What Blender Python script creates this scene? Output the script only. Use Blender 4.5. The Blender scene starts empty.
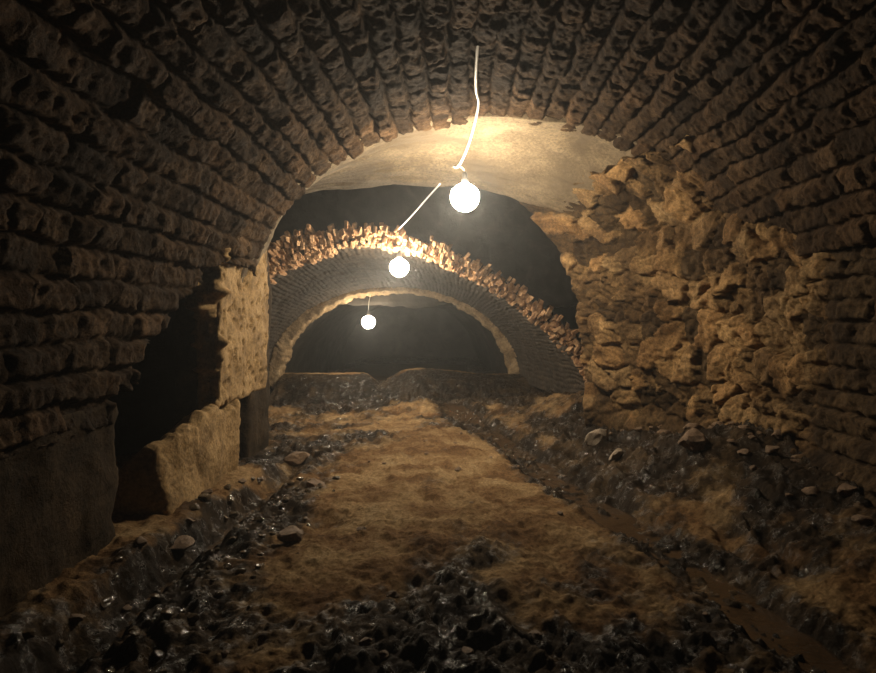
import bpy, bmesh, math, random
import numpy as np
from mathutils import Vector
random.seed(7)
rng = np.random.default_rng(7)
scene = bpy.context.scene
COL = scene.collection
CAM_H = 1.4
PI = math.pi

# ------------------------------------------------------------------ noise
def _h(i, j, k, seed):
    i = i.astype(np.int64).astype(np.uint32); j = j.astype(np.int64).astype(np.uint32); k = k.astype(np.int64).astype(np.uint32)
    n = i*np.uint32(374761393) + j*np.uint32(668265263) + k*np.uint32(2147483647) + np.uint32((seed*974711+1013) & 0xffffffff)
    n = (n ^ (n >> np.uint32(13)))*np.uint32(1274126177)
    n = (n ^ (n >> np.uint32(16)))*np.uint32(2246822519)
    n = n ^ (n >> np.uint32(15))
    return n.astype(np.float64)/4294967295.0
def vnoise(x, y, z, seed=0):
    x, y, z = np.broadcast_arrays(np.asarray(x, float), np.asarray(y, float), np.asarray(z, float))
    i, j, k = np.floor(x), np.floor(y), np.floor(z)
    u, v, w = x-i, y-j, z-k
    u = u*u*(3-2*u); v = v*v*(3-2*v); w = w*w*(3-2*w)
    r = 0
    for a in (0, 1):
        for b in (0, 1):
            for c in (0, 1):
                r = r + _h(i+a, j+b, k+c, seed)*(u if a else 1-u)*(v if b else 1-v)*(w if c else 1-w)
    return r*2-1
def fbm(x, y, z, f=1.0, octv=4, seed=0, gain=.5):
    r = 0; a = 1
    for o in range(octv):
        r = r + a*vnoise(np.asarray(x)*f, np.asarray(y)*f, np.asarray(z)*f, seed+o*17)
        f *= 2.03; a *= gain
    return r
def sstep(a, b, x):
    t = np.clip((np.asarray(x, float)-a)/(b-a), 0, 1)
    return t*t*(3-2*t)
def worley(u, v, seed=0, off=False):
    iu, iv = np.floor(u), np.floor(v)
    f1 = np.full(np.shape(u), 9.0); f2 = f1.copy(); cid = np.zeros(np.shape(u)); ou = cid.copy(); ov = cid.copy()
    for a in (-1, 0, 1):
        for b in (-1, 0, 1):
            ci, cj = iu+a, iv+b
            px = ci+.12+.76*_h(ci, cj, ci*0, seed); py = cj+.12+.76*_h(ci, cj, ci*0+3, seed)
            d = np.sqrt((u-px)**2+(v-py)**2)
            idv = _h(ci, cj, ci*0+7, seed)
            near = d < f1
            f2 = np.where(near, f1, np.minimum(f2, d))
            cid = np.where(near, idv, cid); ou = np.where(near, u-px, ou); ov = np.where(near, v-py, ov)
            f1 = np.where(near, d, f1)
    return (f1, f2, cid, ou, ov) if off else (f1, f2, cid)
def courses(s, y, ch=.165, ln=.36, seed=0):
    """rough coursed masonry: returns relief in metres (0 = joint bottom), stone id"""
    sw = s + .022*fbm(y, s, 0, 1.6, 3, seed+5) + .012*fbm(y, s, 0, 7, 2, seed+6)
    r = sw/ch
    row = np.floor(r)
    fr = r-row
    L = ln*(.5+.95*_h(row, row*0, row*0+1, seed))
    q = (y + .03*fbm(y, s, 3, 5, 2, seed+9))/L + _h(row, row*0+2, row*0, seed)*7
    # jitter stone ends
    c = np.floor(q); fq = q-c
    e = (_h(row, c, row*0+5, seed)-.5)*.45
    e2 = (_h(row, c+1, row*0+5, seed)-.5)*.45
    c = np.where(fq < e, c-1, np.where(fq > 1+e2, c+1, c))
    e = (_h(row, c, row*0+5, seed)-.5)*.45
    e2 = (_h(row, c+1, row*0+5, seed)-.5)*.45
    dq0 = (q-c-e)*L; dq1 = (c+1+e2-q)*L
    drow = np.minimum(fr, 1-fr)*ch; dst = np.minimum(dq0, dq1)
    jn = .010*fbm(y, s, 1, 16, 3, seed+3)
    hid = _h(row, c, row*0+11, seed)
    tilt = (_h(row, c, row*0+13, seed)-.5)
    tilt2 = (_h(row, c, row*0+14, seed)-.5)
    prof = sstep(.000, .030, drow+jn)*(.35+.65*sstep(-.002, .016, dst+jn))
    rowh = _h(row, row*0+4, row*0+9, seed)
    rel = prof*(.024+.024*hid**1.5 + .034*rowh + .030*tilt*(fr-.5)*2 + .030*tilt2*((dq0-dq1)/L))
    chip = fbm(y, s, hid*9, 13, 5, seed+21, .62)
    rel = rel+.013*chip-.010*sstep(.25, .8, fbm(y, s, 5, 6, 3, seed+23))*prof
    return rel, hid
def rubble(u, v, seed=0):
    uw = u+.10*fbm(u, v, 0, 2.2, 3, seed); vw = v+.10*fbm(u, v, 9, 2.2, 3, seed+1)
    q = np.floor(vw/.26); uw = uw+.17*_h(q, q*0, q*0, seed+40)
    f1, f2, c, ou, ov = worley(uw/.25, vw/.23, seed, True)
    g1, g2, c2, pu, pv = worley(uw/.105, vw/.10, seed+3, True)
    h2 = np.modf(c*97.3)[0]-.5; h3 = np.modf(c*53.7)[0]-.5; k2 = np.modf(c2*97.3)[0]-.5; k3 = np.modf(c2*53.7)[0]-.5
    crack = f2-f1+.10*fbm(u, v, 6, 9, 4, seed+4)
    big = sstep(-.01, .10, crack)*(.075+.06*c+.16*h2*ou+.16*h3*ov)
    big = big+.030*np.abs(fbm(u+c*13, v, c*7, 3.2, 4, seed+8))
    small = sstep(-.01, .16, g2-g1+.07*fbm(u, v, 6, 14, 3, seed+5))*(.025+.05*c2+.06*k2*pu+.06*k3*pv)
    m = sstep(.45, .62, c+.1*fbm(u, v, 2, 3, 2, seed))
    return big*(.45+.55*m)+small*(1-.55*m), c

# ------------------------------------------------------------------ mesh helpers
def link(o, parent=None):
    COL.objects.link(o)
    if parent is not None: o.parent = parent
    return o
def grid_normals(P):
    du = np.gradient(P, axis=0); dv = np.gradient(P, axis=1)
    n = np.cross(du, dv); l = np.linalg.norm(n, axis=2, keepdims=True); l[l < 1e-9] = 1
    return n/l
def mesh_np(name, V, F, mat, parent=None, smooth=True, attrs=None):
    me = bpy.data.meshes.new(name)
    V = np.asarray(V, np.float32); F = np.asarray(F, np.int32)
    k = F.shape[1]
    me.vertices.add(len(V)); me.vertices.foreach_set('co', V.ravel())
    me.loops.add(F.size); me.loops.foreach_set('vertex_index', F.ravel())
    me.polygons.add(len(F)); me.polygons.foreach_set('loop_start', np.arange(0, F.size, k, dtype=np.int32))
    try: me.polygons.foreach_set('loop_total', np.full(len(F), k, np.int32))
    except Exception: pass
    me.polygons.foreach_set('use_smooth', np.full(len(F), smooth))
    me.update(calc_edges=True); me.validate()
    for nm, arr in (attrs or {}).items():
        at = me.attributes.new(nm, 'FLOAT', 'POINT'); at.data.foreach_set('value', np.asarray(arr, np.float32).ravel())
    me.materials.append(mat)
    return link(bpy.data.objects.new(name, me), parent)
def grid_faces(h, w, keep=None, flip=False):
    idx = np.arange(h*w).reshape(h, w)
    a, b, c, d = idx[:-1, :-1], idx[1:, :-1], idx[1:, 1:], idx[:-1, 1:]
    F = np.stack([a, b, c, d] if not flip else [a, d, c, b], -1)
    if keep is not None: F = F[keep]
    return F.reshape(-1, 4)
def thick_grid(name, P, mat, back, keep=None, attrs=None, parent=None):
    """displaced sheet with a real thickness: `back` is the offset array/vector of the rear skin"""
    h, w, _ = P.shape
    N = h*w
    F1 = grid_faces(h, w, keep); F2 = grid_faces(h, w, keep, True)+N
    V = np.concatenate([P.reshape(-1, 3), (P+back).reshape(-1, 3)])
    # rim: edges used once
    E = np.concatenate([F1[:, [0, 1]], F1[:, [1, 2]], F1[:, [2, 3]], F1[:, [3, 0]]])
    key = np.sort(E, 1); k1 = key[:, 0].astype(np.int64)*N+key[:, 1]
    u, inv, cnt = np.unique(k1, return_inverse=True, return_counts=True)
    B = E[cnt[inv] == 1]
    R = np.stack([B[:, 1], B[:, 0], B[:, 0]+N, B[:, 1]+N], -1)
    F = np.concatenate([F1, F2, R])
    at = {k: np.concatenate([np.ravel(v), np.ravel(v)]) for k, v in (attrs or {}).items()}
    return mesh_np(name, V, F, mat, parent, True, at)
def tube_mesh(pts, rad, seg=8):
    pts = [Vector(p) for p in pts]
    V = []; F = []
    up = Vector((.3, .2, 1)).normalized()
    for i, p in enumerate(pts):
        t = (pts[min(i+1, len(pts)-1)]-pts[max(i-1, 0)]).normalized()
        a = t.cross(up)
        if a.length < .05: a = t.cross(Vector((1, 0, 0)))
        a.normalize(); b = t.cross(a)
        r = rad[i] if hasattr(rad, '__len__') else rad
        for k in range(seg):
            an = 2*PI*k/seg
            V.append(p+(a*math.cos(an)+b*math.sin(an))*r)
    for i in range(len(pts)-1):
        for k in range(seg):
            k2 = (k+1) % seg
            F.append((i*seg+k, i*seg+k2, (i+1)*seg+k2, (i+1)*seg+k))
    return V, F
def pymesh(name, V, F, mat, parent=None, smooth=True):
    me = bpy.data.meshes.new(name); me.from_pydata([tuple(v) for v in V], [], F); me.update()
    for p in me.polygons: p.use_smooth = smooth
    me.materials.append(mat)
    return link(bpy.data.objects.new(name, me), parent)
def lathe(name, prof, mat, parent=None, seg=28):
    V = []; F = []
    for (r, z) in prof:
        for k in range(seg):
            a = 2*PI*k/seg; V.append((r*math.cos(a), r*math.sin(a), z))
    for i in range(len(prof)-1):
        for k in range(seg):
            k2 = (k+1) % seg
            F.append((i*seg+k, i*seg+k2, (i+1)*seg+k2, (i+1)*seg+k))
    F.append(tuple(range(seg-1, -1, -1))); F.append(tuple(range((len(prof)-1)*seg, len(prof)*seg)))
    return pymesh(name, V, F, mat, parent)
def smooth_path(pts, n=10):
    P = [Vector(p) for p in pts]; out = []
    for i in range(len(P)-1):
        p0 = P[max(i-1, 0)]; p1 = P[i]; p2 = P[i+1]; p3 = P[min(i+2, len(P)-1)]
        for k in range(n):
            t = k/n
            out.append(.5*((2*p1)+(p2-p0)*t+(2*p0-5*p1+4*p2-p3)*t*t+(3*p1-p0-3*p2+p3)*t**3))
    out.append(P[-1]); return out
def tag(o, label=None, cat=None, group=None, kind=None):
    if label: o['label'] = label
    if cat: o['category'] = cat
    if group: o['group'] = group
    if kind: o['kind'] = kind
    return o
def rough_box(name, lo, hi, res, amp, mat, freq=3, seed=0, extra=None, parent=None, round_=.04):
    """solid block, every face subdivided and displaced by one continuous vector noise"""
    lo = np.array(lo, float); hi = np.array(hi, float)
    n = np.maximum(2, np.ceil((hi-lo)/res).astype(int))+1
    Vs = []; Fs = []; off = 0
    for ax in range(3):
        a, b = [i for i in range(3) if i != ax]
        A, B = np.meshgrid(np.linspace(lo[a], hi[a], n[a]), np.linspace(lo[b], hi[b], n[b]), indexing='ij')
        for side in (0, 1):
            P = np.zeros(A.shape+(3,)); P[..., a] = A; P[..., b] = B; P[..., ax] = hi[ax] if side else lo[ax]
            Vs.append(P.reshape(-1, 3))
            Fs.append(grid_faces(n[a], n[b], flip=(side == 0) ^ (ax == 1))+off); off += n[a]*n[b]
    V = np.concatenate(Vs); F = np.concatenate(Fs)
    # round the edges a little
    c = (lo+hi)/2; hs = (hi-lo)/2
    q = np.maximum(np.abs(V-c)-(hs-round_), 0); l = np.linalg.norm(q, axis=1, keepdims=True)
    V = V-np.sign(V-c)*q*(np.clip(l-round_, 0, None)/np.maximum(l, 1e-6))
    out = np.maximum(np.abs(V-c)-(hs-round_*1.01), 0)*np.sign(V-c)
    nl = np.linalg.norm(out, axis=1, keepdims=True); nrm = out/np.maximum(nl, 1e-6)
    d = amp*fbm(V[:, 0], V[:, 1], V[:, 2], freq, 5, seed, .55)
    if extra is not None: d = d+extra(V, nrm)
    V = V+nrm*d[:, None]
    o = mesh_np(name, V, F, mat, parent)
    bm = bmesh.new(); bm.from_mesh(o.data); bmesh.ops.remove_doubles(bm, verts=bm.verts, dist=1e-4)
    bmesh.ops.recalc_face_normals(bm, faces=bm.faces); bm.to_mesh(o.data); bm.free()
    for p in o.data.polygons: p.use_smooth = True
    return o

# ------------------------------------------------------------------ materials
def new_mat(name):
    m = bpy.data.materials.new(name); m.use_nodes = True
    nt = m.node_tree; b = nt.nodes['Principled BSDF']
    return m, nt, b
def ramp(nt, stops):
    r = nt.nodes.new('ShaderNodeValToRGB')
    els = r.color_ramp.elements
    while len(els) < len(stops): els.new(.5)
    for e, (p, c) in zip(els, stops):
        e.position = p; e.color = (*c, 1) if len(c) == 3 else c
    return r
def noise(nt, scale, detail=6, rough=.6, dist=0.0):
    tc = nt.nodes.get('TC') or nt.nodes.new('ShaderNodeTexCoord'); tc.name = 'TC'
    n = nt.nodes.new('ShaderNodeTexNoise'); n.inputs['Scale'].default_value = scale
    n.inputs['Detail'].default_value = detail; n.inputs['Roughness'].default_value = rough
    n.inputs['Distortion'].default_value = dist
    nt.links.new(tc.outputs['Object'], n.inputs['Vector'])
    return n
def stone_mat(name, stops, scale=4.0, rough=.85, bump=.5, bscale=22, spec=.25, stain=None, fine=None, tint=None):
    m, nt, b = new_mat(name)
    n = noise(nt, scale, 8, .65, .4)
    r = ramp(nt, stops); nt.links.new(n.outputs['Fac'], r.inputs['Fac'])
    col = r.outputs['Color']
    if fine:
        n3 = noise(nt, 38, 5, .7)
        r3 = ramp(nt, [(.3, (fine, fine, fine)), (.68, (1.25, 1.2, 1.15))]); nt.links.new(n3.outputs['Fac'], r3.inputs['Fac'])
        mx = nt.nodes.new('ShaderNodeMix'); mx.data_type = 'RGBA'; mx.blend_type = 'MULTIPLY'; mx.inputs[0].default_value = 1
        nt.links.new(col, mx.inputs[6]); nt.links.new(r3.outputs['Color'], mx.inputs[7]); col = mx.outputs[2]
    if stain:
        n4 = noise(nt, 1.3, 5, .6, .8)
        r4 = ramp(nt, [(.46, (0, 0, 0)), (.62, (1, 1, 1))]); nt.links.new(n4.outputs['Fac'], r4.inputs['Fac'])
        mx = nt.nodes.new('ShaderNodeMix'); mx.data_type = 'RGBA'
        nt.links.new(r4.outputs['Color'], mx.inputs[0]); nt.links.new(col, mx.inputs[6]); mx.inputs[7].default_value = (*stain, 1); col = mx.outputs[2]
    if tint:
        at = nt.nodes.new('ShaderNodeAttribute'); at.attribute_name = 'stone_id'
        rt = ramp(nt, tint); nt.links.new(at.outputs['Fac'], rt.inputs['Fac'])
        mx = nt.nodes.new('ShaderNodeMix'); mx.data_type = 'RGBA'; mx.blend_type = 'MULTIPLY'; mx.inputs[0].default_value = 1
        nt.links.new(col, mx.inputs[6]); nt.links.new(rt.outputs['Color'], mx.inputs[7]); col = mx.outputs[2]
    nt.links.new(col, b.inputs['Base Color'])
    b.inputs['Roughness'].default_value = rough; b.inputs['Specular IOR Level'].default_value = spec
    n2 = noise(nt, bscale, 8, .7)
    bp = nt.nodes.new('ShaderNodeBump'); bp.inputs['Strength'].default_value = bump; bp.inputs['Distance'].default_value = .03
    nt.links.new(n2.outputs['Fac'], bp.inputs['Height']); nt.links.new(bp.outputs['Normal'], b.inputs['Normal'])
    return m
M = {}
M['vault'] = stone_mat('vault_stone', [(.3, (.022, .0135, .0075)), (.5, (.066, .041, .022)), (.72, (.15, .098, .055))], 3.2, .85, .9, 34, .08, fine=.35, tint=[(0, (.5, .48, .46)), (.5, (.8, .78, .76)), (1, (1.1, 1.02, .95))])
M['rubble'] = stone_mat('rubble_stone', [(.28, (.055, .034, .018)), (.45, (.16, .105, .054)), (.6, (.31, .215, .112)), (.75, (.32, .185, .095))], 2.0, .85, .9, 30, .12, fine=.35, tint=[(0, (.26, .24, .22)), (.16, (.30, .28, .26)), (.34, (.75, .68, .58)), (.6, (1.0, .97, .9)), (.85, (1.15, 1.0, .82)), (1, (1.55, 1.48, 1.3))])
M['plaster'] = stone_mat('rough_plaster', [(.3, (.095, .073, .047)), (.55, (.17, .132, .084)), (.75, (.24, .19, .128))], 3.0, .9, .6, 16, .2, stain=(.09, .068, .044), fine=.5)
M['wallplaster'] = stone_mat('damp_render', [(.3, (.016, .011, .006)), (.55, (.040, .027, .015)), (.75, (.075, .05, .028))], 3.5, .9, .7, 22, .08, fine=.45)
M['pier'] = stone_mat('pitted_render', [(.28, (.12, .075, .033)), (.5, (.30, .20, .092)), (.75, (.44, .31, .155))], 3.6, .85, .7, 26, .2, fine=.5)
M['shade_dark'] = stone_mat('shade_dark_stone', [(.3, (.02, .017, .014)), (.55, (.04, .034, .028)), (.75, (.07, .058, .046))], 2.5, .95, .6, 12, .1)  # near-black colour stands in for the shade of unlit void and recess
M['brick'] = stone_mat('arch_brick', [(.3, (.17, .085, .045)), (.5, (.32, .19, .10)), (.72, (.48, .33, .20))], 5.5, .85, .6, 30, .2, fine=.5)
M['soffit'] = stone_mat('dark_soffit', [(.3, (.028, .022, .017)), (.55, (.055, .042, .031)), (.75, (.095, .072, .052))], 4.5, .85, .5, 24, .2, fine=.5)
M['rim'] = stone_mat('pale_rim', [(.3, (.15, .10, .055)), (.55, (.32, .23, .13)), (.75, (.50, .38, .24))], 5, .9, .7, 24, .2, fine=.5)
M['rock'] = stone_mat('loose_rock', [(.3, (.08, .05, .03)), (.5, (.17, .11, .065)), (.75, (.28, .19, .115))], 6, .7, .5, 30, .35, fine=.5)
M['wetrock'] = stone_mat('wet_rock', [(.3, (.025, .018, .012)), (.55, (.07, .05, .03)), (.75, (.14, .105, .07))], 9, .14, .25, 30, .8)
M['paler'] = stone_mat('pale_rock', [(.3, (.22, .17, .12)), (.55, (.36, .30, .23)), (.75, (.48, .42, .34))], 9, .6, .5, 30, .4, fine=.5)

def floor_mat():
    m, nt, b = new_mat('mud_floor')
    n = noise(nt, 2.2, 8, .65, .6)
    dry = ramp(nt, [(.3, (.085, .042, .018)), (.46, (.20, .117, .053)), (.6, (.33, .225, .115)), (.76, (.38, .29, .175))])
    nt.links.new(n.outputs['Fac'], dry.inputs['Fac'])
    wet = ramp(nt, [(.3, (.008, .005, .0025)), (.52, (.028, .017, .008)), (.72, (.105, .068, .033))])
    nt.links.new(n.outputs['Fac'], wet.inputs['Fac'])
    at = nt.nodes.new('ShaderNodeAttribute'); at.attribute_name = 'damp'  # wetness, plus lamplight and dimming painted into the floor colour
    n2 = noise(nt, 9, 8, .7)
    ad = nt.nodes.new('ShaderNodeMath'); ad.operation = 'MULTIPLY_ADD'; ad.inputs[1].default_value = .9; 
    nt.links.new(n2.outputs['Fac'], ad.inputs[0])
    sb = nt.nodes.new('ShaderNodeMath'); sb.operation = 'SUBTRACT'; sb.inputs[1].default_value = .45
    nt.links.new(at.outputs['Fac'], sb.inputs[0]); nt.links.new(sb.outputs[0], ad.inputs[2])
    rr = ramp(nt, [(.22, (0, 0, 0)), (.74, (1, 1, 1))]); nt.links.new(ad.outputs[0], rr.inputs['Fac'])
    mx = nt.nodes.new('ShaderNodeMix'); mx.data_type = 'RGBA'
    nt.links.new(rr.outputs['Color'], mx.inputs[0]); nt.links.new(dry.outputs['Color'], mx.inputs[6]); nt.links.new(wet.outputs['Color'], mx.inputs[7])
    n3 = noise(nt, 45, 5, .7)
    r3 = ramp(nt, [(.32, (.5, .48, .45)), (.66, (1.2, 1.2, 1.2))]); nt.links.new(n3.outputs['Fac'], r3.inputs['Fac'])
    mu = nt.nodes.new('ShaderNodeMix'); mu.data_type = 'RGBA'; mu.blend_type = 'MULTIPLY'; mu.inputs[0].default_value = 1
    nt.links.new(mx.outputs[2], mu.inputs[6]); nt.links.new(r3.outputs['Color'], mu.inputs[7])
    nt.links.new(mu.outputs[2], b.inputs['Base Color'])
    ro = nt.nodes.new('ShaderNodeMapRange'); ro.inputs['To Min'].default_value = .9; ro.inputs['To Max'].default_value = .62
    nt.links.new(rr.outputs['Color'], ro.inputs['Value'])
    n5 = noise(nt, 11, 5, .65); gl = ramp(nt, [(.52, (0, 0, 0)), (.60, (1, 1, 1))]); nt.links.new(n5.outputs['Fac'], gl.inputs['Fac'])
    gm = nt.nodes.new('ShaderNodeMath'); gm.operation = 'MULTIPLY'; nt.links.new(gl.outputs['Color'], gm.inputs[0]); nt.links.new(rr.outputs['Color'], gm.inputs[1])
    rmx = nt.nodes.new('ShaderNodeMix'); nt.links.new(gm.outputs[0], rmx.inputs[0]); nt.links.new(ro.outputs[0], rmx.inputs[2]); rmx.inputs[3].default_value = .16
    nt.links.new(rmx.outputs[0], b.inputs['Roughness'])
    b.inputs['Specular IOR Level'].default_value = .22
    sp = nt.nodes.new('ShaderNodeMapRange'); sp.inputs['To Min'].default_value = .06; sp.inputs['To Max'].default_value = .55
    nt.links.new(gm.outputs[0], sp.inputs['Value']); nt.links.new(sp.outputs[0], b.inputs['Specular IOR Level'])
    n4 = noise(nt, 30, 9, .75)
    bp = nt.nodes.new('ShaderNodeBump'); bp.inputs['Strength'].default_value = 1.0; bp.inputs['Distance'].default_value = .03
    nt.links.new(n4.outputs['Fac'], bp.inputs['Height']); nt.links.new(bp.outputs['Normal'], b.inputs['Normal'])
    return m
M['floor'] = floor_mat()
def water_mat():
    m, nt, b = new_mat('muddy_water')
    b.inputs['Base Color'].default_value = (.05, .030, .016, 1); b.inputs['Roughness'].default_value = .12
    b.inputs['IOR'].default_value = 1.33; b.inputs['Specular IOR Level'].default_value = .5
    n = noise(nt, 14, 4, .5, .5)
    bp = nt.nodes.new('ShaderNodeBump'); bp.inputs['Strength'].default_value = .35; bp.inputs['Distance'].default_value = .02
    nt.links.new(n.outputs['Fac'], bp.inputs['Height']); nt.links.new(bp.outputs['Normal'], b.inputs['Normal'])
    return m
M['water'] = water_mat()
def plain(name, c, rough=.5, metal=0):
    m, nt, b = new_mat(name)
    n = noise(nt, 30, 3); r = ramp(nt, [(.3, tuple(x*.85 for x in c)), (.7, c)]); nt.links.new(n.outputs['Fac'], r.inputs['Fac'])
    nt.links.new(r.outputs['Color'], b.inputs['Base Color']); b.inputs['Roughness'].default_value = rough; b.inputs['Metallic'].default_value = metal
    return m
M['cable'] = plain('white_cable', (.85, .82, .76), .45)
M['holder'] = plain('lamp_holder_plastic', (.05, .045, .04), .5)
def glow(name, c, s):
    m = bpy.data.materials.new(name); m.use_nodes = True; nt = m.node_tree; nt.nodes.clear()
    e = nt.nodes.new('ShaderNodeEmission'); e.inputs['Color'].default_value = (*c, 1); e.inputs['Strength'].default_value = s
    o = nt.nodes.new('ShaderNodeOutputMaterial'); nt.links.new(e.outputs[0], o.inputs[0]); return m
WARM = (1.0, .85, .63)

# ------------------------------------------------------------------ vault profile
CX, AW, SP, HH, NN = .3, 2.3, 1.0, 2.2, 2.3
def prof_xz(th, a=AW, h=HH, cx=CX, sp=SP, n=NN):
    c, s = np.cos(th), np.sin(th)
    return cx-np.sign(c)*a*np.abs(c)**(2/n), sp+h*np.abs(s)**(2/n)
def ell_x(z):
    t = np.clip((z-SP)/HH, 0, .999)
    return CX+AW*(1-t**NN)**(1/NN)

# near barrel vault: from the left wall (z=.9) over the crown to the right side
th = np.linspace(0, PI, 2400)
px_, pz_ = prof_xz(th)
pl = np.concatenate([[[-2.0, .79]], np.stack([px_, pz_], 1)])
pl = pl[:np.argmax((pl[:, 0] > 2.2) & (pl[:, 1] < 1.85)) or None]
seg = np.r_[0, np.cumsum(np.linalg.norm(np.diff(pl, axis=0), axis=1))]
S = np.arange(0, seg[-1], .0135)
PX = np.interp(S, seg, pl[:, 0]); PZ = np.interp(S, seg, pl[:, 1])
Yv = np.concatenate([np.arange(-1.6, 1.2, .05), np.arange(1.2, 6.03, .0135)])
YY, SS = np.meshgrid(Yv, S, indexing='ij')
P = np.stack([np.broadcast_to(PX, YY.shape), YY, np.broadcast_to(PZ, YY.shape)], -1).copy()
N = grid_normals(P)
mid = np.array([.3, 0, 1.3]); tow = mid-P; tow[..., 1] = 0
N = N*np.sign((N*tow).sum(-1, keepdims=True))
rel, hid = courses(SS, YY, .165, .34, 3)
d = (rel-.045)*(1-.35*sstep(5.2, 6.0, YY))+.02*fbm(YY, SS, 0, 1.1, 3, 31)+.008*fbm(YY, SS, 2, 24, 4, 32, .65)
# ragged far end: each row of stones stops a little differently
endj = 6.0+.04*vnoise(SS/.165, 0*SS, 0*SS, 77)+.03*fbm(SS, YY, 0, 9, 2, 78)
P = P+N*d[..., None]
zz = P[..., 2]; xx = P[..., 0]
nic = (xx < -1.2) & (YY > 3.80) & (zz < np.minimum(.95+(YY-3.80)*.66, 1.88)+.10*fbm(YY, SS, 4, 5, 3, 60))
bad = nic | (YY > endj)
keep = ~(bad[:-1, :-1] | bad[1:, :-1] | bad[:-1, 1:] | bad[1:, 1:])
o = thick_grid('ceiling', P, M['vault'], -N*.26, keep, {'stone_id': hid}); tag(o, 'rough coursed stone barrel vault overhead in the foreground', 'vault', kind='structure')

# left wall: plain damp render below the courses, ends at the dark opening
Yl = np.arange(-1.6, 3.87, .025); Zl = np.arange(-.35, .93, .02)
YY, ZZ = np.meshgrid(Yl, Zl, indexing='ij')
X = -2.03+.05*sstep(.6, -.1, ZZ)+.03*fbm(YY, ZZ, 0, 1.5, 5, 5)+.012*sstep(.0, .5, fbm(YY, ZZ, 0, 5, 3, 8))
YY = YY+sstep(3.4, 3.85, YY)*.06*fbm(ZZ, 0*ZZ, 0*ZZ, 4, 4, 11)
P = np.stack([X, YY, ZZ], -1)
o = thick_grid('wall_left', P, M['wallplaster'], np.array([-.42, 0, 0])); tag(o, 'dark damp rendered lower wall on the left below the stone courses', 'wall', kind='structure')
# inside of the dark recess behind the left wall
o = rough_box('wall_recess', (-4.0, 2.4, -.35), (-3.7, 7.2, 2.9), .12, .05, M['shade_dark'], 2, 41); tag(o, 'dark back wall inside the left opening', 'wall', kind='structure')

o = rough_box('wall_recess', (-3.75, 6.75, -.35), (-2.85, 7.15, 2.9), .12, .05, M['shade_dark'], 2, 42); tag(o, 'dark far end of the left recess', 'wall', kind='structure')
# pitted pier right of the opening, and its base block
def pits(V, n):
    f1, f2, c = worley(V[:, 1]/.09+.3*vnoise(V[:, 1]*9, V[:, 2]*9, 0*V[:, 0], 3), V[:, 2]/.085, 12)
    hole = sstep(.34, .12, f1)*(c > .55)
    rag = .17*fbm(V[:, 2], V[:, 0], V[:, 1], 3.6, 4, 22, .6)*(n[:, 1] < -.4)
    return -.055*hole+rag
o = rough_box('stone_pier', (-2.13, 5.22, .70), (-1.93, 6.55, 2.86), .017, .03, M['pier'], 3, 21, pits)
tag(o, 'tall lit tan pier with a pitted face right of the dark left opening', 'pier')
o = rough_box('stone_pier', (-2.9, 6.57, -.35), (-2.13, 7.3, 3.05), .025, .03, M['wallplaster'], 3, 23)
tag(o, 'narrow dark pier edge behind the pitted tan pier, beside the far arches', 'pier')
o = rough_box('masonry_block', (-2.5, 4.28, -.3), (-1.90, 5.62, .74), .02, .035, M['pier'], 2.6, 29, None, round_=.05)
co = np.empty(len(o.data.vertices)*3, np.float32); o.data.vertices.foreach_get('co', co); co = co.reshape(-1, 3)
tt = sstep(.1, .72, co[:, 2])                     # broken top: slopes back into the recess and drops towards the front
co[:, 2] -= tt*(1.0*np.clip(-2.0-co[:, 0], 0, .4)+.16*sstep(4.9, 4.2, co[:, 1])+.10*np.abs(fbm(co[:, 0]*.5, co[:, 1], 0*co[:, 0], 4, 4, 27)))
co[:, 0] -= .10*tt*sstep(4.7, 4.2, co[:, 1])
o.data.vertices.foreach_set('co', co.ravel()); o.data.update()
tag(o, 'low rendered masonry block standing in the dark opening on the left', 'block')

# ------------------------------------------------------------------ plaster arch between vault and chamber
def resample(pts, n):
    pts = np.array(pts, float); s = np.r_[0, np.cumsum(np.linalg.norm(np.diff(pts, axis=0), axis=1))]
    t = np.linspace(0, s[-1], n); return np.stack([np.interp(t, s, pts[:, 0]), np.interp(t, s, pts[:, 1])], 1)
n1 = 260
th = np.linspace(.02, PI-.02, 900); x1, z1 = prof_xz(th, AW+.05, HH+.01)
A = resample(np.stack([x1, z1], 1), n1)
B = resample([(-2.24, 1.0), (-2.24, 2.35), (-2.12, 2.62), (-1.86, 2.82), (-1.5, 2.87), (-.7, 2.90), (.1, 2.88), (.6, 2.74), (1.2, 2.5), (1.9, 2.2), (2.4, 1.0)], n1)
for _ in range(6): B[1:-1] = (B[:-2]+2*B[1:-1]+B[2:])/4
v = np.linspace(0, 1, 100)
YY = 5.78+1.52*v
P = np.zeros((100, n1, 3)); 
w = sstep(.1, 1.1, v)[:, None, None]
P[..., [0, 2]] = A[None]*(1-w)+B[None]*w; P[..., 1] = YY[:, None]
N = grid_normals(P); tow = np.array([.2, 0, 1.2])-P; tow[..., 1] = 0
N = N*np.sign((N*tow).sum(-1, keepdims=True))
d = .02*fbm(P[..., 0], P[..., 1], P[..., 2], 1.6, 4, 90)+.012*fbm(P[..., 0]*.6, P[..., 1]*2.4, P[..., 2], 5, 4, 91)
d = d+.02*vnoise(P[..., 0]*4, 0*d, P[..., 2]*4, 92)*(v > .9)[:, None]
P = P+N*d[..., None]
o = thick_grid('plaster_arch', P, M['plaster'], -N*.28)
tag(o, 'smooth pale plastered arch soffit above the nearest lamp', 'arch')

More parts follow.
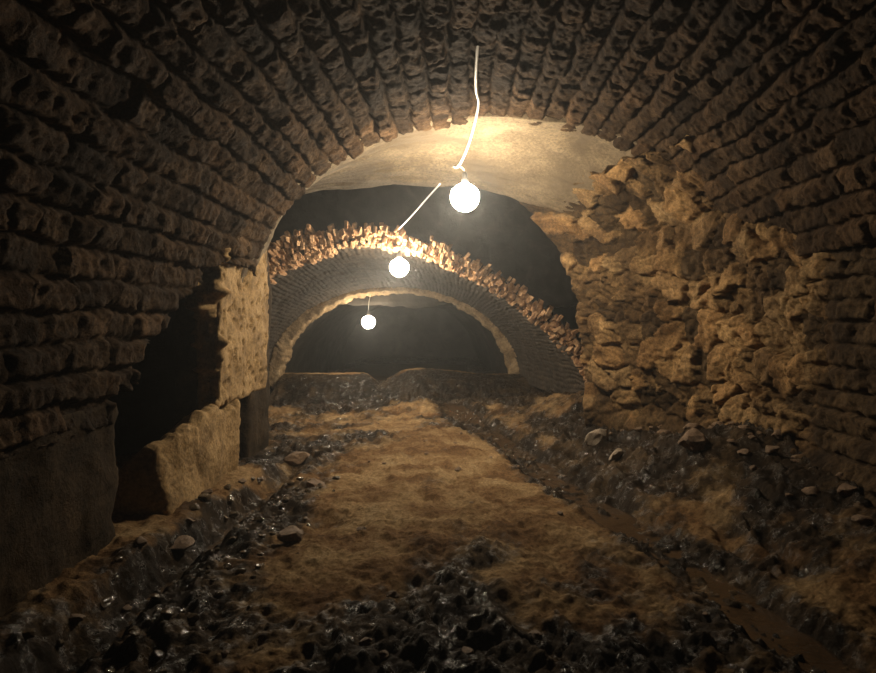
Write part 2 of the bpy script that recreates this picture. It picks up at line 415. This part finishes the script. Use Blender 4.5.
# ------------------------------------------------------------------ right wall: courses nearby, broken rubble further in
Yr = np.concatenate([np.arange(-1.6, 2.4, .06), np.arange(2.4, 7.3, .0155)])
Zr = np.arange(-.35, 2.92, .0155)
YY, ZZ = np.meshgrid(Yr, Zr, indexing='ij')
xn = ell_x(ZZ)+.17*sstep(1.7, 1.95, ZZ)*sstep(5.3+.7*sstep(2.0, 2.4, ZZ), 4.7+.9*sstep(2.0, 2.4, ZZ), YY)
xf = np.interp(ZZ, [-.35, .3, .9, 1.51, 2.0, 2.19, 2.58, 2.75, 2.92], [1.62, 1.5, 1.42, 1.36, 1.24, 1.10, .80, .62, .40])
t = np.clip((YY-4.5)/2.8, 0, 1)**(2.3+1.8*sstep(1.9, 2.5, ZZ))
X = xn*(1-t)+xf*t
P = np.stack([X, YY, ZZ], -1)
N = grid_normals(P); N = N*np.sign(-N[..., :1]+1e-9)
rc, _ = courses(ZZ*1.1+.3, YY, .165, .34, 9)
UU = np.zeros_like(X); UU[1:] = np.cumsum(np.sqrt(np.diff(X, axis=0)**2+np.diff(YY, axis=0)**2), axis=0)
UU = np.broadcast_to(UU[:, 90:91], X.shape)
rr, cid = rubble(UU, ZZ, 15)
mask = sstep(4.4, 5.1, YY+.35*fbm(YY, ZZ, 0, 1.5, 3, 44)-.35*sstep(1.2, .4, ZZ)*0)
low = sstep(.62, .35, ZZ+.12*fbm(YY, ZZ, 3, 1.4, 3, 48))
d = (rc-.05)*(1-mask)+(rr*.85-.05)*mask*(1-.55*low)
d = d+low*(.10+.05*fbm(YY, ZZ, 5, 2.5, 4, 50))*sstep(3.0, 4.4, YY)
d = d+.03*fbm(YY, ZZ, 0, 1.1, 3, 45)+.020*fbm(YY, ZZ, 1, 9, 5, 46, .65)
P = P+N*d[..., None]
# far edge wraps back into the dark chamber
rows = []
for k in np.linspace(.04, 1, 22):
    R = P[-1].copy(); R[:, 0] = P[-1][:, 0]+k*(2.95-P[-1][:, 0]); R[:, 1] += .35*math.sqrt(k)+.03*fbm(R[:, 0], R[:, 2], 0*R[:, 0], 5, 3, 55)
    rows.append(R)
P = np.concatenate([P, np.array(rows)])
sid = cid*mask*(1-low)+.06*(1-mask)+low*mask*.20; sid = np.concatenate([sid, np.repeat(sid[-1:], len(rows), 0)])
o = thick_grid('wall_right', P, M['rubble'], np.array([.3, 0, 0]), None, {'stone_id': sid}); tag(o, 'broken rubble stone wall on the right', 'wall', kind='structure')
# closing wall behind the camera
o = rough_box('wall_front', (-2.6, -1.95, -.35), (3.1, -1.6, 3.4), .1, .04, M['vault'], 2, 61); tag(o, 'stone end wall behind the viewer', 'wall', kind='structure')

# ------------------------------------------------------------------ dark chamber above the second arch
o = rough_box('wall_back', (-4.6, 13.3, 1.7), (3.4, 13.6, 4.7), .09, .08, M['shade_dark'], 1.6, 70); tag(o, 'darkened wall high behind the brick arch', 'wall', kind='structure')
o = rough_box('ceiling', (-4.6, 7.3, 4.5), (3.4, 13.4, 4.8), .12, .08, M['shade_dark'], 1.6, 71); tag(o, 'darkened chamber ceiling', 'ceiling', kind='structure')
o = rough_box('wall_left', (-4.6, 7.2, -.4), (-4.25, 13.4, 4.6), .12, .08, M['shade_dark'], 1.6, 72); tag(o, 'darkened left wall of the chamber', 'wall', kind='structure')
o = rough_box('wall_right', (2.95, 7.4, -.4), (3.3, 13.4, 4.6), .12, .08, M['shade_dark'], 1.6, 73); tag(o, 'darkened right wall of the chamber', 'wall', kind='structure')
o = rough_box('wall_front', (-4.6, 7.3, 3.1), (3.4, 7.5, 4.6), .12, .03, M['shade_dark'], 1.6, 74); tag(o, 'darkened chamber wall over the plastered arch', 'wall', kind='structure')

# ------------------------------------------------------------------ second arch: low tapering brick vault with a ragged front ring
C2, W2, T2, S2 = -1.36, 2.72, 2.50, .15
def arch2(t, k=0.0, off=0.0):
    """section of the second arch: steeper left haunch, long straight right haunch; k 0 mouth .. 1 far end"""
    t = np.asarray(t, float); c, s_ = np.cos(t), np.abs(np.sin(t)); L = c > 0
    n = np.where(L, 2.15-.05*k, 1.55+.5*k); a = np.where(L, W2-.2*k, W2+.62-.85*k)+off
    sp = S2; top = T2-.46*k+off; cx = C2+.04*k
    return cx-np.sign(c)*a*np.abs(c)**(2/n), sp+(top-sp)*s_**(2/n)
def ring(thv, cx, a, top, sp, n=2.1):
    return prof_xz(thv, a, top-sp, cx, sp, n)
nt_ = 620
th = np.interp(np.linspace(0, 1, nt_), *(lambda tt, q: (np.r_[0, np.cumsum(np.hypot(np.diff(q[0]), np.diff(q[1])))]/np.sum(np.hypot(np.diff(q[0]), np.diff(q[1]))), tt))(np.linspace(0, PI, 6000), arch2(np.linspace(0, PI, 6000))))
rows = []; rv = []
ys = np.concatenate([np.linspace(9.50, 13.0, 190)])
for y in ys:
    k = (y-9.5)/3.5
    x, z = arch2(th, k); rows.append(np.stack([x, 0*x+y, z], 1))
P = np.array(rows)
N = grid_normals(P); tow = np.array([C2, 0, .3])-P; tow[..., 1] = 0; N = N*np.sign((N*tow).sum(-1, keepdims=True))
arc = np.broadcast_to(np.linspace(0, 8.2, nt_), P.shape[:2])
rel, _ = courses(arc, P[..., 1], .085, .22, 19)
front = sstep(10.4, 9.6, P[..., 1])
d = (rel*.7-.03)*(.35+.65*front)+.02*fbm(P[..., 0], P[..., 1], P[..., 2], 2.2, 4, 86)+.015*fbm(P[..., 0], P[..., 1], P[..., 2], 6, 4, 81)
P = P+N*d[..., None]
root2 = bpy.data.objects.new('brick_arch', None); root2.location = (C2, 9.5, 0); COL.objects.link(root2)
tag(root2, 'low brick arch with a ragged lit front edge behind the middle lamp', 'arch')
P2 = P-np.array([C2, 9.5, 0])
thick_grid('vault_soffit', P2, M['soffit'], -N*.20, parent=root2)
# ragged ring of rough bricks at the mouth, one mesh
def stone_blocks(items, seed):
    r = random.Random(seed); V = []; F = []
    for (c, ax, ay, az, sx, sy, sz) in items:
        c = Vector(c); ax, ay, az = Vector(ax), Vector(ay), Vector(az); b0 = len(V)
        # chamfered, knocked-about block
        for i in (-1, 1):
            for j in (-1, 1):
                for k in (-1, 1):
                    f = [1+r.uniform(-.28, .12) for _ in range(3)]
                    V.append(c+ax*sx*.5*i*f[0]+ay*sy*.5*j*f[1]+az*sz*.5*k*f[2])
        for q in ((0, 1, 3, 2), (4, 6, 7, 5), (0, 4, 5, 1), (2, 3, 7, 6), (0, 2, 6, 4), (1, 5, 7, 3)):
            F.append(tuple(b0+i for i in q))
    return V, F
r = random.Random(5); items = []
_tt = np.linspace(.01, PI-.01, 4000); _x, _z = arch2(_tt); _l = np.r_[0, np.cumsum(np.hypot(np.diff(_x), np.diff(_z)))]
def t_at(f): return float(np.interp(min(max(f, 0), 1)*_l[-1], _l, _tt))
for layer in range(4):
    n = 170-4*layer
    for i in range(n):
        if layer == 3 and r.random() < .55: continue
        t = t_at((i+.5*(layer % 2)+r.uniform(-.2, .2))/n)
        off = .03+.075*layer+r.uniform(-.015, .02)
        x, z = arch2(np.array([t]), 0, off)
        xb, zb = arch2(np.array([t+.01]), 0, off)
        tan = Vector((xb[0]-x[0], 0, zb[0]-z[0])).normalized(); rad = Vector((-tan.z, 0, tan.x))
        an = r.uniform(-.35, .35); a2 = r.uniform(-.3, .3)
        ay = Vector((0, 1, 0))*math.cos(a2)+rad*math.sin(a2)
        t2 = tan*math.cos(an)+rad*math.sin(an); ra = ay.cross(t2).normalized()
        y0 = 9.50+r.uniform(-.09, .05)-.045*layer
        items.append(((x[0]-C2, y0-9.5+.10, z[0]), t2, ay, ra, r.uniform(.04, .075), r.uniform(.24, .36), r.uniform(.07, .13)))
for i in range(520):          # bricks hanging below the ring on its left half
    t = t_at(r.uniform(.0, .42)); off = -abs(r.gauss(0, .16))*(1-t/1.7)-.01
    x, z = arch2(np.array([t]), 0, off); xb, zb = arch2(np.array([t+.01]), 0, off)
    tan = Vector((xb[0]-x[0], 0, zb[0]-z[0])).normalized(); rad = Vector((-tan.z, 0, tan.x))
    an = r.uniform(-.5, .5); ay = Vector((0, 1, 0)); t2 = tan*math.cos(an)+rad*math.sin(an)
    items.append(((x[0]-C2, .12+r.uniform(-.06, .10)-off*.35, z[0]), t2, ay, ay.cross(t2), r.uniform(.045, .08), r.uniform(.2, .3), r.uniform(.06, .11)))
V, F = stone_blocks(items, 3)
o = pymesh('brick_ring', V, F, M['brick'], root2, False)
bv = o.modifiers.new('bevel', 'BEVEL'); bv.width = .008; bv.segments = 1

# ------------------------------------------------------------------ third arch: pale rim, sill, dark far vault
C3, W3, T3, S3 = -1.29, 2.32, 1.97, .0
root3 = bpy.data.objects.new('far_arch', None); root3.location = (C3, 13.0, .3); COL.objects.link(root3)
tag(root3, 'smallest farthest arch with a thin pale rim around darkness', 'arch')
th = np.linspace(0, PI, 420); rows = []
for q, (y, a) in enumerate([(12.92, .10), (12.9, .03), (12.94, 0)]+[(12.96+.04*i, -.004*i) for i in range(1, 8)]):
    x, z = ring(th, C3, W3+a, T3+a, S3, 2.1); rows.append(np.stack([x, 0*x+y, z], 1))
P = np.array(rows); N = grid_normals(P); tow = np.array([C3, 13, .2])-P; tow[..., 1] = 0; N = N*np.sign((N*tow).sum(-1, keepdims=True))
P = P+N*(.05*fbm(P[..., 0], P[..., 1], P[..., 2], 6, 5, 83, .6))[..., None]
back = P*0; back[..., 0] = (P[..., 0]-C3)*.06; back[..., 2] = .12
o = thick_grid('arch_rim', P-np.array([C3, 13.0, .3]), M['rim'], back, parent=root3)
# far vault
rows = []
th = np.linspace(0, PI, 160)
for y in np.linspace(13.2, 24, 90):
    x, z = ring(th, C3-.05*(y-13), W3+.14, T3+.12, S3-.3, 2.1); rows.append(np.stack([x, 0*x+y, z], 1))
P = np.array(rows); N = grid_normals(P); tow = np.array([C3, 0, .3])-P; tow[..., 1] = 0; N = N*np.sign((N*tow).sum(-1, keepdims=True))
P = P+N*(.05*fbm(P[..., 0], P[..., 1], P[..., 2], 3, 4, 84))[..., None]
o = thick_grid('ceiling', P, M['shade_dark'], -N*.2); tag(o, 'dark far vault beyond the last arch', 'vault', kind='structure')
o = rough_box('wall_back', (-5.2, 23.8, -.4), (2.2, 24.1, 2.6), .1, .06, M['shade_dark'], 2, 75); tag(o, 'dark end wall far beyond the last arch', 'wall', kind='structure')

# ------------------------------------------------------------------ floor
CHY = [-2, 1, 2.6, 3.5, 5.06, 7.6, 9.6, 11, 13.2]; CHX = [2.1, 1.85, 1.58, 1.38, 1.07, .47, -.05, -.6, -1.6]
def channel_x(y): return np.interp(y, CHY, CHX)+.04*np.sin(np.asarray(y)*2.1)
def floor_z(x, y, fine=True):
    x = np.asarray(x, float); y = np.asarray(y, float); z0 = np.zeros(np.broadcast(x, y).shape)
    z = z0+.035*fbm(x, y, z0, .9, 3, 100)
    # sandy hump along the middle
    z = z+.10*np.exp(-((x+.15+.06*(y-5))/.85)**2)*sstep(2.2, 5, y)
    z = z+.05*sstep(8.5, 9.8, y)*sstep(10.9, 10.1, y)
    z = z-.16*sstep(10.3, 11.2, y)
    # bank rising to the right wall
    cx = channel_x(y)
    z = z+.42*sstep(.15, 1.5, x-cx)*sstep(1.0, 3.5, y)*sstep(11.2, 8.0, y)*(1+.25*fbm(x, y, z0+4, 1.3, 3, 101))
    # gutter and ledge along the left wall
    gx = -1.62+.05*vnoise(y*.8, z0, z0, 103)
    g = np.exp(-((x-gx)/.10)**2)
    z = z-.12*g*sstep(6.6, 5.6, y)
    z = z+.10*sstep(-1.66, -1.76, x+.06*vnoise(y*1.6, z0, z0, 104))*sstep(6.4, 5.4, y)
    ch = np.exp(-((x-cx)/(.17+.012*y))**4)
    z = z-.11*ch
    # sill of the last arch
    z = z+.47*sstep(11.3, 12.85, y+.12*fbm(x, y, z0, 1.4, 3, 107))*(1-.22*np.exp(-((x+1.60)/.16)**2))
    if fine:
        rough_m = np.clip(.5+.7*mud(x, y), 0, 1.4)*(1-.75*sstep(11.8, 12.6, y))
        rid = 1-np.abs(fbm(x, y, z0, 3.4, 4, 110, .55))
        z = z+.026*(rid-.7)*rough_m
        wx = x+.25*fbm(x, y, z0+5, .9, 3, 114); 
        z = z+.060*(.6-np.abs(fbm(wx*1.5+y*.5, y*.55-wx*.3, z0+7, 2.6, 4, 112, .55)))*rough_m
        z = z+.012*fbm(x, y, z0+7, 9, 4, 115, .6)*.6*rough_m
        z = z+.016*fbm(x*.8, y*.8, z0+3, 22, 4, 113, .65)*(.35+.65*rough_m)
    return z
def mud(x, y):
    """0 dry sand .. 1 wet black mud, plus a lit lip, lit sill edge and dim foreground painted in"""
    x = np.asarray(x, float); y = np.asarray(y, float); z0 = np.zeros(np.broadcast(x, y).shape)
    n = fbm(x, y, z0, 1.1, 4, 120)
    m = .36+.50*n+.34*fbm(x, y*.8, z0+2, 4.2, 4, 121, .6)
    m = m+.75*np.exp(-((x-channel_x(y))/(.26+.012*y))**4)
    m = m+.75*np.exp(-((x+1.42)/.42)**4)*sstep(6.4, 5.2, y)
    m = m+.62*np.exp(-(((x+.12)/.48)**2+((y-2.75)/.75)**2))
    m = m+.50*np.exp(-(((x-.12)/.30)**2+((y-3.9)/.5)**2))
    m = m+.35*np.exp(-(((x-.62)/.25)**2+((y-3.3)/.5)**2))
    m = m+.55*np.exp(-(((x+1.65)/.5)**2+((y-7.2)/.9)**2))
    m = m+.35*np.exp(-(((x+.9)/.35)**2+((y-4.2)/.5)**2))
    m = m+.85*sstep(9.9, 10.6, y)*sstep(12.95, 12.8, y)
    m = m+.50*sstep(.25, .7, x-channel_x(y))+.55*np.exp(-(((x+2.0)/.75)**2+((y-8.6)/1.6)**2))+.3*sstep(9.3, 10.2, y)
    m = m-.50*np.exp(-(((x+.55)/1.0)**2+((y-7.0)/2.2)**2))
    m = m-.22*np.exp(-(((x-.45)/.35)**2+((y-4.2)/1.6)**2))
    m = m-.75*sstep(-1.70, -1.76, x+.05*vnoise(y*2.2, z0, z0, 104))*sstep(6, 5.4, y)*sstep(2.9, 3.8, y)  # paler band paints lamplight onto the gutter lip
    m = m+.20*sstep(4.2, 2.4, y)  # foreground darkened in colour to imitate lamplight falling off
    m = m-.75*np.exp(-(((x-.50)/.24)**2+((y-3.05)/.28)**2))-.5*np.exp(-(((x+.80)/.28)**2+((y-3.35)/.4)**2))-.35*np.exp(-(((x+.75)/.4)**2+((y-4.6)/.6)**2))-.7*sstep(12.8, 12.9, y)  # sand patches; last term paints a lit edge on the sill top
    return np.clip(m, 0, 1.15)
ya = np.concatenate([np.linspace(-1.9, 1.6, 40)[:-1], 1.6*np.exp(np.linspace(0, math.log(13.4/1.6), 560))])
ya = np.concatenate([ya, np.linspace(13.45, 24, 60)])
xa = np.linspace(-3.5, 3.1, 470)
YY, XX = np.meshgrid(ya, xa, indexing='ij')
Z = floor_z(XX, YY)
far = sstep(13.1, 13.7, YY)
Z = Z*(1-far)+far*(.02+.05*fbm(XX, YY, 0*XX, 2, 3, 130))
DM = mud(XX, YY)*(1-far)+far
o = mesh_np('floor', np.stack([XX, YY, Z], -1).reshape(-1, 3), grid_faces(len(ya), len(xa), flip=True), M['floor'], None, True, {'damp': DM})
tag(o, 'uneven muddy earth floor of the tunnel', 'floor', kind='structure')

# water in the channel
def water_strip(name, ys, xc, wd, zf, label, seed):
    nx = 14; V = []
    xs = np.linspace(-1, 1, nx); P = np.zeros((len(ys), nx, 3))
    for i, y in enumerate(ys):
        w = wd(y); P[i, :, 0] = xc(y)+xs*w; P[i, :, 1] = y; P[i, :, 2] = zf(y)
    P[..., 2] += .006*fbm(P[..., 0], P[..., 1], 0*P[..., 0], 6, 3, seed)
    o = thick_grid(name, P, M['water'], np.array([0, 0, -.05])); tag(o, label, 'water', kind='stuff'); return o
water_strip('water', np.linspace(1.2, 11.2, 260), lambda y: float(channel_x(y)), lambda y: .15+.008*y, lambda y: float(np.mean(floor_z(channel_x(y)+np.linspace(-.06, .06, 5), y+np.zeros(5), False)))+.030,
            'shallow muddy water running in the curved channel right of the middle', 140)
water_strip('water', np.linspace(1.6, 5.6, 140), lambda y: -1.62, lambda y: .07, lambda y: float(floor_z(-1.62, y, False))+.015,
            'thin water in the gutter along the left wall', 141)
P = np.zeros((40, 60, 3)); yy, xx = np.meshgrid(np.linspace(14.2, 19.5, 40), np.linspace(-3.0, .2, 60), indexing='ij')
P[..., 0] = xx; P[..., 1] = yy; P[..., 2] = .075+.012*fbm(xx, yy, 0*xx, 4, 3, 142)
o = thick_grid('water', P, M['water'], np.array([0, 0, -.08])); tag(o, 'puddle on the dark floor beyond the last arch', 'water', kind='stuff')

# ------------------------------------------------------------------ loose stones
def rock_mesh(name, seed, mat, flat=.65, sub=3, jag=.55):
    bm = bmesh.new(); bmesh.ops.create_icosphere(bm, subdivisions=sub, radius=1)
    co = np.array([v.co[:] for v in bm.verts])
    r = np.random.default_rng(seed)
    # cut by random planes for facets
    for _ in range(9):
        n = r.normal(size=3); n /= np.linalg.norm(n); dd = r.uniform(.55, .9)
        ex = np.clip(co@n-dd, 0, None); co = co-ex[:, None]*n*.92
    co = co*(1+jag*.35*fbm(co[:, 0]+seed, co[:, 1], co[:, 2], 1.6, 4, seed))[:, None]
    co = co*np.array([1, r.uniform(.65, .9), flat])
    for v, c in zip(bm.verts, co): v.co = c
    me = bpy.data.meshes.new(name); bm.to_mesh(me); bm.free()
    for p in me.polygons: p.use_smooth = False
    me.materials.append(mat); return me
RK = [rock_mesh('loose_stone', 200+i, M['rock']) for i in range(6)]
WK = [rock_mesh('wet_stone', 230+i, M['wetrock'], .55, 2) for i in range(6)]
PK = [rock_mesh('pale_stone', 260+i, M['paler'], .7) for i in range(3)]
PLACED = []
def free(x, y, s):
    for (a, b, c) in PLACED:
        if (a-x)**2+(b-y)**2 < (1.05*(c+s))**2: return False
    PLACED.append((x, y, s)); return True
def put(name, me, x, y, s, label, cat='stone', group=None, rz=None, z=None, sink=.3, tilt=(0, 0)):
    o = bpy.data.objects.new(name, me); COL.objects.link(o)
    zz = float(floor_z(np.array([x]), np.array([y]))[0]) if z is None else z
    sc = (s, s, s) if not hasattr(s, '__len__') else s
    o.scale = sc; o.location = (x, y, zz+sc[2]*.6*(1-sink)*.6)
    o.rotation_euler = (tilt[0], tilt[1], random.uniform(0, 6.28) if rz is None else rz)
    return tag(o, label, cat, group)
# singled-out stones
put('pale_stone', PK[0], 1.42, 6.75, (.14, .10, .17), 'larger pale rounded stone near the foot of the right rubble wall', rz=.3, tilt=(.2, .3))
put('pale_stone', PK[1], 1.48, 6.15, (.12, .06, .12), 'smaller pale stone just in front of the larger pale rounded stone', rz=1.0, tilt=(.5, .2))
PLACED += [(-1.18, 5.35, .12), (-1.05, 4.05, .11), (1.9, 5.3, .15), (-1.7, 3.95, .2), (-1.6, 6.4, .14), (1.42, 6.75, .15), (1.48, 6.15, .13)]
put('loose_stone', RK[0], -1.18, 5.35, .11, 'dark lump of stone half sunk in the sand right of the masonry block')
put('loose_stone', RK[1], -1.05, 4.05, .10, 'rounded stone on the mud in front of the masonry block')
put('loose_stone', RK[2], 1.9, 5.3, .14, 'large brown stone fallen below the rubble wall, right of the channel')
put('loose_stone', RK[3], -1.70, 3.95, (.09, .12, .06), 'flat stone lying at the foot of the dark left opening')
put('loose_stone', RK[4], -1.6, 6.4, .13, 'stone on the dark mud at the foot of the narrow pier')
# fallen rubble along the right wall
cnt = 0
while cnt < 46:
    y = random.uniform(2.9, 7.0); t = max(0, (y-4.5)/2.8)**2.3; xw = 2.55*(1-t)+1.5*t
    x = xw-abs(random.gauss(.08, .22))
    if x < channel_x(y)+.35: continue
    s = random.choice((.03, .035, .04, .05, .06, .08))
    if not free(x, y, s): continue
    put('loose_stone', random.choice(RK), x, y, s, 'small brown stone fallen on the bank below the right rubble wall', group='fallen stones along the right wall')
    cnt += 1
# stones scattered on the sand
for i in range(40):
    y = random.uniform(2.6, 9.5); x = random.uniform(-1.2, float(channel_x(y))-.3)
    if not free(x, y, .036): continue
    put('loose_stone', random.choice(RK), x, y, random.choice((.018, .022, .028, .035)), 'small stone scattered on the sandy middle of the floor', group='stones on the sandy floor')
# wet pebbles: left gutter and channel
for i in range(260):
    y = 2.0+3.6*random.random(); x = random.gauss(-1.34, .17)
    if x < -1.52 or not free(x, y, .036): continue
    put('wet_stone', random.choice(WK), x, y, random.choice((.016, .02, .026, .034)), 'glistening wet pebble in the black mud beside the left gutter', group='wet pebbles by the left gutter')
for i in range(90):
    y = random.uniform(2.3, 5.6); x = -1.76+random.gauss(0, .03)
    if not free(x, y, .052): continue
    put('gutter_stone', random.choice(RK+WK+WK), x, y, random.choice((.03, .04, .05)), 'rough edging stone on the lip of the left gutter', group='edging stones of the left gutter')
for i in range(170):
    y = random.uniform(6.0, 9.6); x = float(channel_x(y))+random.gauss(0, .12)
    if not free(x, y, .03): continue
    put('wet_stone', random.choice(WK), x, y, random.choice((.02, .028, .034)), 'glistening wet pebble in the shallow water of the channel', group='wet pebbles in the channel', z=float(floor_z(channel_x(y), y, False))+.025)

# ------------------------------------------------------------------ lamps
BR = .135
bulb_mat = [glow('lamp_glow_%d' % i, WARM, s) for i, s in enumerate((340, 350, 120))]
def lamp(loc, cord_top, mat, label):
    root = bpy.data.objects.new('hanging_lamp', None); root.location = loc; COL.objects.link(root)
    tag(root, label, 'lamp', 'bare lamps hung along the tunnel')
    bm = bmesh.new(); bmesh.ops.create_uvsphere(bm, u_segments=20, v_segments=12, radius=BR)
    for v in bm.verts:
        if v.co.z > BR*.55: v.co.x *= 1-.35*(v.co.z/BR-.55)/.45; v.co.y *= 1-.35*(v.co.z/BR-.55)/.45
    me = bpy.data.meshes.new('bulb'); bm.to_mesh(me); bm.free()
    for p in me.polygons: p.use_smooth = True
    me.materials.append(mat); link(bpy.data.objects.new('bulb', me), root)
    h = lathe('lamp_holder', [(.030, BR*.93), (.034, BR+.005), (.034, BR+.03), (.026, BR+.05), (.024, BR+.085), (.012, BR+.10)], M['holder'], root, 20)
    h['label'] = 'dark lamp holder'
    t = Vector(cord_top)-Vector(loc)
    pts = smooth_path([(0, 0, BR+.095), (t.x*.25, t.y*.25, BR+.095+(t.z-BR-.095)*.5), t], 8)
    V, F = tube_mesh(pts, .006, 8); c = pymesh('cord', V, F, M['cable'], root); c['label'] = 'thin white cord'
    return root
L1 = (.045, 6.05, 2.545); L2 = (-.865, 9.25, 2.15); L3 = (-1.84, 13.05, 1.36)
lamp(L1, (-.02, 5.98, 2.83), bulb_mat[0], 'nearest and brightest bare lamp, hanging under the plastered arch')
lamp(L2, (-.80, 9.35, 2.50), bulb_mat[1], 'middle bare lamp, hanging in front of the brick arch')
lamp(L3, (-1.80, 13.1, 1.93), bulb_mat[2], 'farthest and smallest bare lamp, under the last arch')

# white cable: along the crown of the vault down to the first lamp; then on to the middle lamp
def cable(name, pts, label, rad=.011):
    V, F = tube_mesh(smooth_path(pts, 10), rad, 8); F.append(tuple(range(8))[::-1]); F.append(tuple(range(len(V)-8, len(V))))
    o = pymesh(name, V, F, M['cable']); tag(o, label, 'cable'); return o
def at(px, py, Y): return ((px-460)/650*Y, Y, CAM_H-(py-320)/650*Y)
cable('power_cable', [at(480, 12, 4.15), at(479, 28, 4.18), at(476, 70, 4.62), at(476, 90, 4.95), at(478.5, 103, 5.2), at(475, 122, 5.5), at(469, 143, 5.78), at(462, 160, 5.95), at(457, 167, 6.0), at(454, 166, 6.02)],
      'white cable hanging down from the vault crown to the nearest lamp')
cable('power_cable', [at(440, 184, 6.9), at(428, 197, 7.4), at(415, 212, 8.2), at(403, 225, 9.05), at(397, 231, 9.40)],
      'short white cable crossing the dark gap towards the brick arch', .010)

# ------------------------------------------------------------------ haze, world, camera
w = bpy.data.worlds.new('World'); scene.world = w; w.use_nodes = True
nt = w.node_tree; bg = nt.nodes['Background']; bg.inputs['Color'].default_value = (0, 0, 0, 1); bg.inputs['Strength'].default_value = 0
vs = nt.nodes.new('ShaderNodeVolumeScatter'); vs.inputs['Color'].default_value = (.9, .93, .95, 1); vs.inputs['Density'].default_value = .0050; vs.inputs['Anisotropy'].default_value = .72
nt.links.new(vs.outputs[0], nt.nodes['World Output'].inputs['Volume'])
cd = bpy.data.cameras.new('camera'); cam = bpy.data.objects.new('camera', cd); COL.objects.link(cam)
cam.location = (0, 0, CAM_H); cam.rotation_euler = (PI/2, 0, 0)
cd.sensor_fit = 'HORIZONTAL'; cd.sensor_width = 36; cd.lens = 650/876*36
cd.shift_x = -(460-438)/876; cd.shift_y = -(336.5-320)/876
cd.clip_start = .05; cd.clip_end = 100
scene.camera = cam
scene.view_settings.view_transform = 'Standard'; scene.view_settings.look = 'None'
scene.view_settings.gamma = 1; scene.view_settings.use_curve_mapping = False
scene.view_settings.exposure = 0.0
